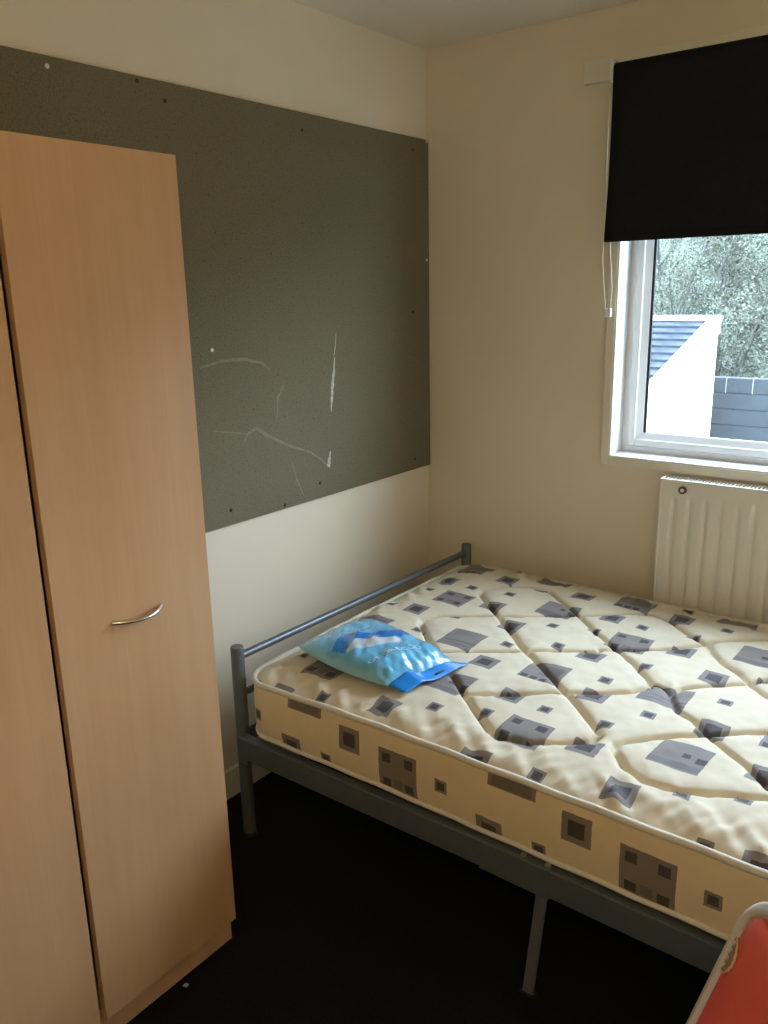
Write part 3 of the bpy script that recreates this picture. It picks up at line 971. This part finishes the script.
bo = link('bag_body', me, 'bag', bag, smooth=True)
me.materials.append(M['bagband'])
me.materials.append(M['bagwhite'])
def inpoly(x, y, pl):
    c_ = False
    for i in range(len(pl)):
        (x0, y0), (x1, y1) = pl[i - 1], pl[i]
        if (y0 > y) != (y1 > y) and x < (x1 - x0) * (y - y0) / (y1 - y0) + x0:
            c_ = not c_
    return c_
BAND = [(.40, .08), (.28, .35), (.37, .42), (.46, .55), (.50, .75), (.50, .93), (.60, .93), (.64, .70), (.53, .42), (.45, .33), (.52, .11)]
WHT = [(.53, .11), (.46, .33), (.54, .42), (.65, .70), (.70, .66), (.64, .35)]
q = 0
for i in range(NS):
    for j in range(NTT):
        x, y = (i + .5) / NS, (j + .5) / NTT
        if inpoly(x, y, BAND):
            me.polygons[q].material_index = 1
        elif inpoly(x, y, WHT):
            me.polygons[q].material_index = 2
        q += 2
# dark blue header flap with a hang slot
C0 = bagloc(405, 694, 0.556)
C1 = bagloc(470, 665, 0.553)
vs, fs = [], []
for i in range(9):
    for j in range(25):
        f, t = i / 8, j / 24
        a = B0.lerp(B1, t)
        b = C0.lerp(C1, t)
        p = a.lerp(b, f)
        wav = 0.010 * math.exp(-((t - 0.28) / 0.10) ** 2) + 0.004 * math.sin(t * 9)
        vs.append((p.x, p.y, p.z + 0.004 + wav * (1 - 0.4 * f) + 0.010 * (1 - f) * math.sin(math.pi * t) ** 0.5))
for i in range(8):
    for j in range(24):
        a = i * 25 + j
        fs.append((a, a + 25, a + 26, a + 1))
fl = MB().add(vs, fs).build('header_flap', 'bagflap', bag, smooth=True)
fl.modifiers.new('thickness', 'SOLIDIFY').thickness = 0.0012
hs = MB()
p0, p1 = Vector(vs[5 * 25 + 13]), Vector(vs[5 * 25 + 16])
hs.tube([p0 + Vector((0, 0, .0012)), (p0 + p1) / 2 + Vector((0, 0, .0016)), p1 + Vector((0, 0, .0012))], 0.0022, 8)
hs.build('hang_slot', 'bagdark', fl, smooth=True)
# faint printed lettering following the film
fc = bpy.data.curves.new('lettering', 'FONT')
fc.body = 'oppacedo'
fc.size = 1.0
fo = bpy.data.objects.new('lettering_source', fc)
COL.objects.link(fo)
bpy.context.view_layer.update()
tm = bpy.data.meshes.new_from_object(fo.evaluated_get(bpy.context.evaluated_depsgraph_get()))
bpy.data.objects.remove(fo)
xs_ = [v.co.x for v in tm.vertices]
wtx = max(xs_) - min(xs_)
for v in tm.vertices:
    fx, fy = (v.co.x - min(xs_)) / wtx, v.co.y
    t = 0.10 + 0.62 * fx
    s = 0.785 - 0.085 * fy + 0.07 * fx
    p = topz(s, t)
    v.co = p + Vector((0.0010, -0.0014, 0.0024))
tm.name = 'printed_lettering'
link('printed_lettering', tm, 'bagtext', bag)

# ------------------------------------------------------------------ red chair
TH, AREC = math.radians(-56), math.radians(17.5)
Fv = Vector((math.sin(TH), -math.cos(TH), 0))
Bv = Vector((math.cos(TH), math.sin(TH), 0))
CP = at(768, 881, 2, 0.875)
CWd = 0.42
ch = empty('chair', (0, 0, 0))
cbase = CP + Bv * (CWd / 2) + Fv * 0.30
ch.location = (cbase.x, cbase.y, 0)
ch.rotation_euler = (0, 0, TH)
tag(ch, 'red vinyl chair with bent aluminium tube frame and a tear beside the tube', 'chair')
# chair space: +x along the back rail, +y to the rear, z up; front faces -y
TD = Vector((0, -math.sin(AREC), -math.cos(AREC)))     # down the reclined back
yT = 0.30                                              # rear plane at the top rail
hw = CWd / 2
TR = 0.0120
def bk(x, s, off=0.0):
    """point on the back plane: x across, s metres down from the top, off towards the front"""
    nrm = Vector((0, -math.cos(AREC), math.sin(AREC)))
    return Vector((x, yT, 0.868)) + TD * s + nrm * off
pts = []
RC = 0.068
LBK = 0.44
for k in range(5):
    pts.append(bk(-hw, LBK - (LBK - RC) * k / 4))
for k in range(1, 9):
    a = math.pi / 2 * k / 8
    pts.append(bk(-hw + RC - RC * math.cos(a), RC - RC * math.sin(a)))
pts += [bk(-hw + RC + (2 * hw - 2 * RC) * k / 4, 0) for k in range(1, 4)]
for k in range(0, 9):
    a = math.pi / 2 * k / 8
    pts.append(bk(hw - RC + RC * math.sin(a), RC - RC * math.cos(a)))
for k in range(1, 5):
    pts.append(bk(hw, RC + (LBK - RC) * k / 4))
# tubes run on below the seat into the rear legs
lo_l, lo_r = pts[0], pts[-1]
pts = [Vector((-hw - 0.005, 0.27, 0.012)), Vector((-hw, 0.185, 0.32)), Vector((-hw, lo_l.y - 0.004, lo_l.z - 0.06))] + pts
pts += [Vector((hw, lo_r.y - 0.004, lo_r.z - 0.06)), Vector((hw, 0.185, 0.32)), Vector((hw + 0.005, 0.27, 0.012))]
MB().tube(pts, TR, 16).build('back_frame', 'tube', ch, smooth='auto')
# padded back
vs, fs = [], []
NX, NZ = 28, 24
for side in (1, -1):
    for i in range(NX + 1):
        for j in range(NZ + 1):
            fx, fz = i / NX, j / NZ
            w = hw - TR * 0.55
            x = -w + 2 * w * fx
            s = TR * 0.5 + 0.30 * fz
            # rounded upper corners follow the tube
            r = RC - TR * 0.5
            dx = max(0, abs(x) - (w - r))
            if dx > 0 and s < TR * 0.5 + r:
                smin = TR * 0.5 + r - math.sqrt(max(0, r * r - dx * dx))
                s = max(s, smin)
            ed = min(1, (min(fx, 1 - fx) / 0.09)) ** 0.5 if min(fx, 1 - fx) > 0 else 0
            ed *= min(1, (min(fz, 1 - fz) / 0.09)) ** 0.5 if min(fz, 1 - fz) > 0 else 0
            vs.append(bk(x, s, 0.004 + side * (0.003 + 0.012 * ed)))
G = (NX + 1) * (NZ + 1)
for i in range(NX):
    for j in range(NZ):
        a = i * (NZ + 1) + j
        fs.append((a, a + 1, a + NZ + 2, a + NZ + 1))
        fs.append((G + a, G + a + NZ + 1, G + a + NZ + 2, G + a + 1))
MB().add(vs, fs).build('back_pad', 'red', ch, smooth=True)
# raised vinyl edge along the tube
ep = []
w = hw - TR * 1.45
r = RC - TR * 1.4
for k in range(9):
    ep.append(bk(-w, 0.30 - (0.30 - RC) * k / 8, 0.011))
for k in range(1, 9):
    a = math.pi / 2 * k / 8
    ep.append(bk(-w + r - r * math.cos(a), RC - r * math.sin(a), 0.008))
ep += [bk(-w + r + (2 * w - 2 * r) * k / 6, RC - r, 0.008) for k in range(1, 6)]
for k in range(9):
    a = math.pi / 2 * k / 8
    ep.append(bk(w - r + r * math.sin(a), RC - r * math.cos(a), 0.008))
ep += [bk(w, RC + (0.30 - RC) * k / 8, 0.008) for k in range(1, 9)]
MB().tube(ep, 0.0030, 8).build('edge_piping', 'redpipe', ch, smooth=True)
# tear showing foam
tv, tf = [], []
for k in range(15):
    f = k / 14
    s = 0.060 + 0.048 * f
    wd_ = 0.0130 * math.sin(math.pi * f) ** 0.7
    x0 = -w + 0.001
    hgt = 0.0175 + 0.002 * math.sin(k * 2.1)
    tv += [bk(x0, s, 0.006), bk(x0 + 0.001, s, hgt), bk(x0 + wd_ * 0.6, s, hgt + 0.001), bk(x0 + wd_ + 0.001, s, hgt), bk(x0 + wd_ + 0.001, s, 0.004)]
for k in range(14):
    for q in range(4):
        tf.append((k * 5 + q, k * 5 + q + 1, (k + 1) * 5 + q + 1, (k + 1) * 5 + q))
MB().add(tv, tf).build('torn_foam', 'foam', ch, smooth=True)
tp = []
for k in range(15):
    f = k / 14
    tp.append(bk(-w + 0.003 + 0.0140 * math.sin(math.pi * f) ** 0.7, 0.059 + 0.050 * f, 0.0190 + 0.0008 * math.sin(k * 3)))
MB().tube(tp, [0.0007 + 0.0011 * math.sin(math.pi * k / 14) for k in range(15)], 6).build('torn_vinyl_edge', 'foamedge', ch, smooth=True)
# seat
vs, fs = [], []
for top in (1, 0):
    for i in range(21):
        for j in range(21):
            fx, fy = i / 20, j / 20
            x = (-0.20 + 0.40 * fx)
            y = (-0.235 + 0.40 * fy)
            cdx, cdy = max(0, abs(x) - 0.15), max(0, abs(y + 0.035) - 0.15)
            rr_ = math.hypot(cdx, cdy)
            if rr_ > 0.05:
                x = math.copysign(0.15 + cdx * 0.05 / rr_, x)
                y = math.copysign(0.15 + cdy * 0.05 / rr_, y + 0.035) - 0.035
            e = min(fx, 1 - fx, fy, 1 - fy)
            ed = min(1, e / 0.12) ** 0.5
            vs.append((x, y, 0.435 + (0.010 + 0.022 * ed if top else -0.008 * ed)))
for i in range(20):
    for j in range(20):
        a = i * 21 + j
        fs.append((a, a + 21, a + 22, a + 1))
        fs.append((441 + a, 441 + a + 1, 441 + a + 22, 441 + a + 21))
for k in range(20):
    for (a, b) in ((k, k + 1), (420 + k + 1, 420 + k), ((k + 1) * 21, k * 21), (k * 21 + 20, (k + 1) * 21 + 20)):
        fs.append((a, b, 441 + b, 441 + a))
MB().add(vs, fs).build('seat', 'red', ch, smooth=True)
for s_ in (-1, 1):
    MB().tube([(s_ * hw, 0.20, 0.415), (s_ * hw, -0.16, 0.415), (s_ * hw, -0.205, 0.40), (s_ * (hw + 0.003), -0.225, 0.35), (s_ * (hw + 0.01), -0.25, 0.012)], TR * 0.9, 12).build('front_leg', 'tube', ch, smooth='auto')
    for yy, xx in ((0.27, hw + 0.005), (-0.25, hw + 0.01)):
        MB().tube([(s_ * xx, yy, 0.0), (s_ * xx, yy, 0.03)], TR * 1.2, 12).build('foot_cap', 'rubber', ch, smooth='auto')
for yy in (-0.14, 0.12):
    MB().tube([(-hw, yy, 0.415), (hw, yy, 0.415)], 0.009, 10).build('seat_crossbar', 'tube', ch, smooth='auto')

# lint on the carpet
lp = at(186, 985, 2, 0.004)
bm = bmesh.new()
bmesh.ops.create_icosphere(bm, subdivisions=2, radius=0.006)
for v in bm.verts:
    v.co *= 0.7 + 0.6 * random.random()
    v.co.z *= 0.5
me = bpy.data.meshes.new('lint')
bm.to_mesh(me); bm.free()
lo = link('lint_fluff', me, 'fluff')
lo.location = (lp.x, lp.y, 0.004)
tag(lo, 'tiny pale fluff on the dark carpet beside the wardrobe', 'lint')

# ------------------------------------------------------------------ outside
GZ = -2.7
gv, gf = [], []
gx = np.linspace(-30, 30, 41)
gy = np.concatenate([np.linspace(0.4, 10, 8), np.linspace(11, 40, 20)])
for x in gx:
    for y in gy:
        gv.append((x, y, GZ + max(0, y - 10.5) * 0.30 + (0.15 * math.sin(x * 1.3 + y) if y > 11 else 0)))
ng = len(gy)
for i in range(len(gx) - 1):
    for j in range(ng - 1):
        a = i * ng + j
        gf.append((a, a + ng, a + ng + 1, a + 1))
gr = MB().add(gv, gf).build('ground_outside', 'ground', None, smooth=True)
struct(gr, 'rough grassy bank rising behind the wall outside')

# white outbuilding with a single-pitch tiled roof
ap = at(719, 318, 1, 8.0)
lowp = CAM + ray(650, 392) * ((ap.x - CAM.x) / ray(650, 392).x)
slope = (ap.z - lowp.z) / (ap.y - lowp.y)
ob = empty('outbuilding', (ap.x - 2.5, 5.8, GZ))
tag(ob, 'white painted outbuilding with grey tiled single-pitch roof outside the window', 'building')
oo = Vector((ap.x - 2.5, 5.8, GZ))
YB, YF = ap.y, 4.2
zf = ap.z - slope * (YB - YF)
xr, xl = ap.x, ap.x - 5.0
vs = [(xr, YB, GZ), (xr, YF, GZ), (xr, YF, zf - 0.05), (xr, YB, ap.z - 0.05), (xl, YB, GZ), (xl, YF, GZ), (xl, YF, zf - 0.05), (xl, YB, ap.z - 0.05)]
vs = [tuple(Vector(v) - oo) for v in vs]
fs = [(0, 1, 2, 3), (4, 7, 6, 5), (1, 5, 6, 2), (0, 3, 7, 4), (2, 6, 7, 3), (0, 4, 5, 1)]
MB().add(vs, fs).build('wall', 'render', ob)
rise = math.hypot(YB - YF, ap.z - zf)
ncr = 18
sd = Vector((0, -(YB - YF), -(ap.z - zf))).normalized()
sn = Vector((0, -sd.z, sd.y))
if sn.z < 0:
    sn = -sn
step = rise / ncr
tp0 = Vector((0, YB, ap.z - 0.045))
cm = MB()
e0, e1 = tp0 + sd * 0.0, tp0 + sd * (step * 1.12)
cs = [sd * 0 + sn * 0.004, sd * (step * 1.15) + sn * 0.034, sd * (step * 1.15) + sn * 0.002, sd * 0 - sn * 0.012]
cvs = [Vector((xx, 0, 0)) + c for xx in (xl + 0.02, xr - 0.10) for c in cs]
cm.add(cvs, [(0, 1, 2, 3), (4, 7, 6, 5), (0, 4, 5, 1), (1, 5, 6, 2), (2, 6, 7, 3), (3, 7, 4, 0)])
first = None
for k in range(ncr):
    if first is None:
        o = cm.build('tile_course', 'rooftile', ob)
        first = o
    else:
        o = bpy.data.objects.new('tile_course', first.data)
        COL.objects.link(o)
        o.parent = ob
    p = tp0 + sd * (step * k) - oo
    o.location = (-oo.x, p.y, p.z)
vb = MB()
a = tp0 + sn * 0.035
b = a + sd * (rise + 0.1)
vv = []
for xx in (xr - 0.12, xr + 0.03):
    for q in (a, b):
        for dz in (0.0, -0.16):
            vv.append(Vector((xx, q.y, q.z + dz)) - oo)
vb.add(vv, [(0, 1, 3, 2), (4, 6, 7, 5), (0, 2, 6, 4), (1, 5, 7, 3), (0, 4, 5, 1), (2, 3, 7, 6)])
vb.build('verge_board', 'verge', ob)
rc = MB().box(xl - oo.x, xr + 0.02 - oo.x, YB - 0.05 - oo.y, YB + 0.06 - oo.y, ap.z - 0.03 - oo.z, ap.z + 0.03 - oo.z)
rc.build('ridge_capping', 'verge', ob)

# grey block wall
YW = 8.55
wt = at(742, 378.5, 1, YW).z
bwall = empty('block_wall', (1.0, YW + 0.1, GZ))
tag(bwall, 'grey concrete block wall standing beside the white outbuilding', 'wall')
CH, BWd = 0.205, 0.44
nrow = 9
x0w, x1w = ap.x - 0.35, 4.2
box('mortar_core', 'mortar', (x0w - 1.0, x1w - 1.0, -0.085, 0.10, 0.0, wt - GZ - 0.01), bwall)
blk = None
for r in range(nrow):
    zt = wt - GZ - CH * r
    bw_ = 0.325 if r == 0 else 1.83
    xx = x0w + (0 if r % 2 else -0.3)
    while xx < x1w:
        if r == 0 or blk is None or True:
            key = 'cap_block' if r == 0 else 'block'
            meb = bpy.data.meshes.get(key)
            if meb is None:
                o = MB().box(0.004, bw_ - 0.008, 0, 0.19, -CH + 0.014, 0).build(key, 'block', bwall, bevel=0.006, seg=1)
                o.data.name = key
            else:
                o = bpy.data.objects.new(key, meb)
                COL.objects.link(o)
                o.parent = bwall
            o.location = (xx - 1.0, -0.10 + random.uniform(-0.004, 0.004), zt)
        xx += bw_
    if r == 0:
        xx = x0w - 0.3
        while xx < x1w:
            box('pale_joint', 'pale_mortar', (xx - 0.006 - 1.0, xx + 0.002 - 1.0, -0.099, 0.08, zt - CH + 0.014, zt - 0.002), bwall)
            xx += bw_

# thicket of winter trees
def make_tree(seed):
    r = random.Random(seed)
    tk, tw = MB(), MB()
    lv, lf, pv2, pf2 = [], [], [], []
    tips = []
    def grow(p, d, ln, rad, lvl):
        n = 4
        pts, q = [p], p.copy()
        dd = d.copy()
        for k in range(n):
            dd = (dd + Vector((r.gauss(0, .16), r.gauss(0, .16), r.gauss(0.06, .10)))).normalized()
            q = q + dd * (ln / n)
            pts.append(q.copy())
        rs = [rad * (1 - 0.6 * k / n) for k in range(n + 1)]
        (tk if lvl < 2 else tw).tube(pts, rs, 5 if lvl < 2 else 3, caps=False)
        if lvl >= 3:
            tips.append(pts)
            return
        nb = (13, 7, 6)[lvl]
        for k in range(nb):
            f = 0.18 + 0.82 * (k + r.random()) / nb
            i = min(n - 1, int(f * n))
            bp = pts[i].lerp(pts[i + 1], f * n - i)
            ax = Vector((r.gauss(0, 1), r.gauss(0, 1), r.gauss(0.25, .5))).normalized()
            nd = (dd * 0.45 + ax * 0.9).normalized()
            grow(bp, nd, ln * (r.uniform(0.17, 0.25) if lvl == 0 else r.uniform(0.42, 0.62)), rad * 0.42, lvl + 1)
    for k in range(3):
        a = 2.1 * k + r.random()
        grow(Vector((0.25 * math.cos(a), 0.25 * math.sin(a), 0)), Vector((0.22 * math.cos(a), 0.22 * math.sin(a), 1)).normalized(), 4.3 + r.random(), 0.040, 0)
    for pts in tips:
        for k in range(11):
            p = pts[r.randrange(len(pts))] + Vector((r.gauss(0, .09), r.gauss(0, .09), r.gauss(0, .09)))
            s = r.uniform(0.014, 0.030)
            ax = Vector((r.gauss(0, 1), r.gauss(0, 1), r.gauss(0, 1))).normalized()
            bx = ax.orthogonal().normalized()
            L_, F_ = (lv, lf) if r.random() < 0.55 else (pv2, pf2)
            o = len(L_)
            L_ += [p + ax * s, p + bx * s * 0.55, p - ax * s, p - bx * s * 0.55]
            F_.append((o, o + 1, o + 2, o + 3))
    return tk, tw, (lv, lf), (pv2, pf2)
protos = []
for sd_ in (3, 8):
    tk, tw, l1, l2 = make_tree(sd_)
    ms = []
    for nm, mb, mt_ in (('trunk', tk, 'bark'), ('twigs', tw, 'twig'), ('leaves', MB().add(*l1), 'leaf'), ('pale_leaves', MB().add(*l2), 'leaf2')):
        me = bpy.data.meshes.new('tree_' + nm)
        me.from_pydata([tuple(v) for v in mb.v], [], mb.f)
        me.materials.append(M[mt_])
        ms.append((nm, me))
    protos.append(ms)
k = 0
rt = random.Random(5)
for row, (yy, xa, xb, stp) in enumerate(((12.2, -7.5, 4.0, 2.4), (15.0, -9.0, 4.0, 2.4), (17.8, -10.0, 4.0, 2.6))):
    x = xa
    while x < xb:
        y = yy + rt.uniform(-0.5, 0.5)
        z = GZ + max(0, y - 10.5) * 0.30 - 0.12
        t = empty('winter_tree', (x, y, z), rt.uniform(0, 6.28))
        sc = rt.uniform(0.92, 1.15)
        t.scale = (sc, sc, sc)
        tag(t, 'bare twiggy tree in the grey-green thicket behind the block wall', 'tree', 'thicket trees behind the block wall')
        for nm, me in protos[k % 2]:
            o = bpy.data.objects.new(nm, me)
            COL.objects.link(o)
            o.parent = t
            if nm != 'trunk':
                o['kind'] = 'stuff'
        k += 1
        x += stp * rt.uniform(0.85, 1.15)
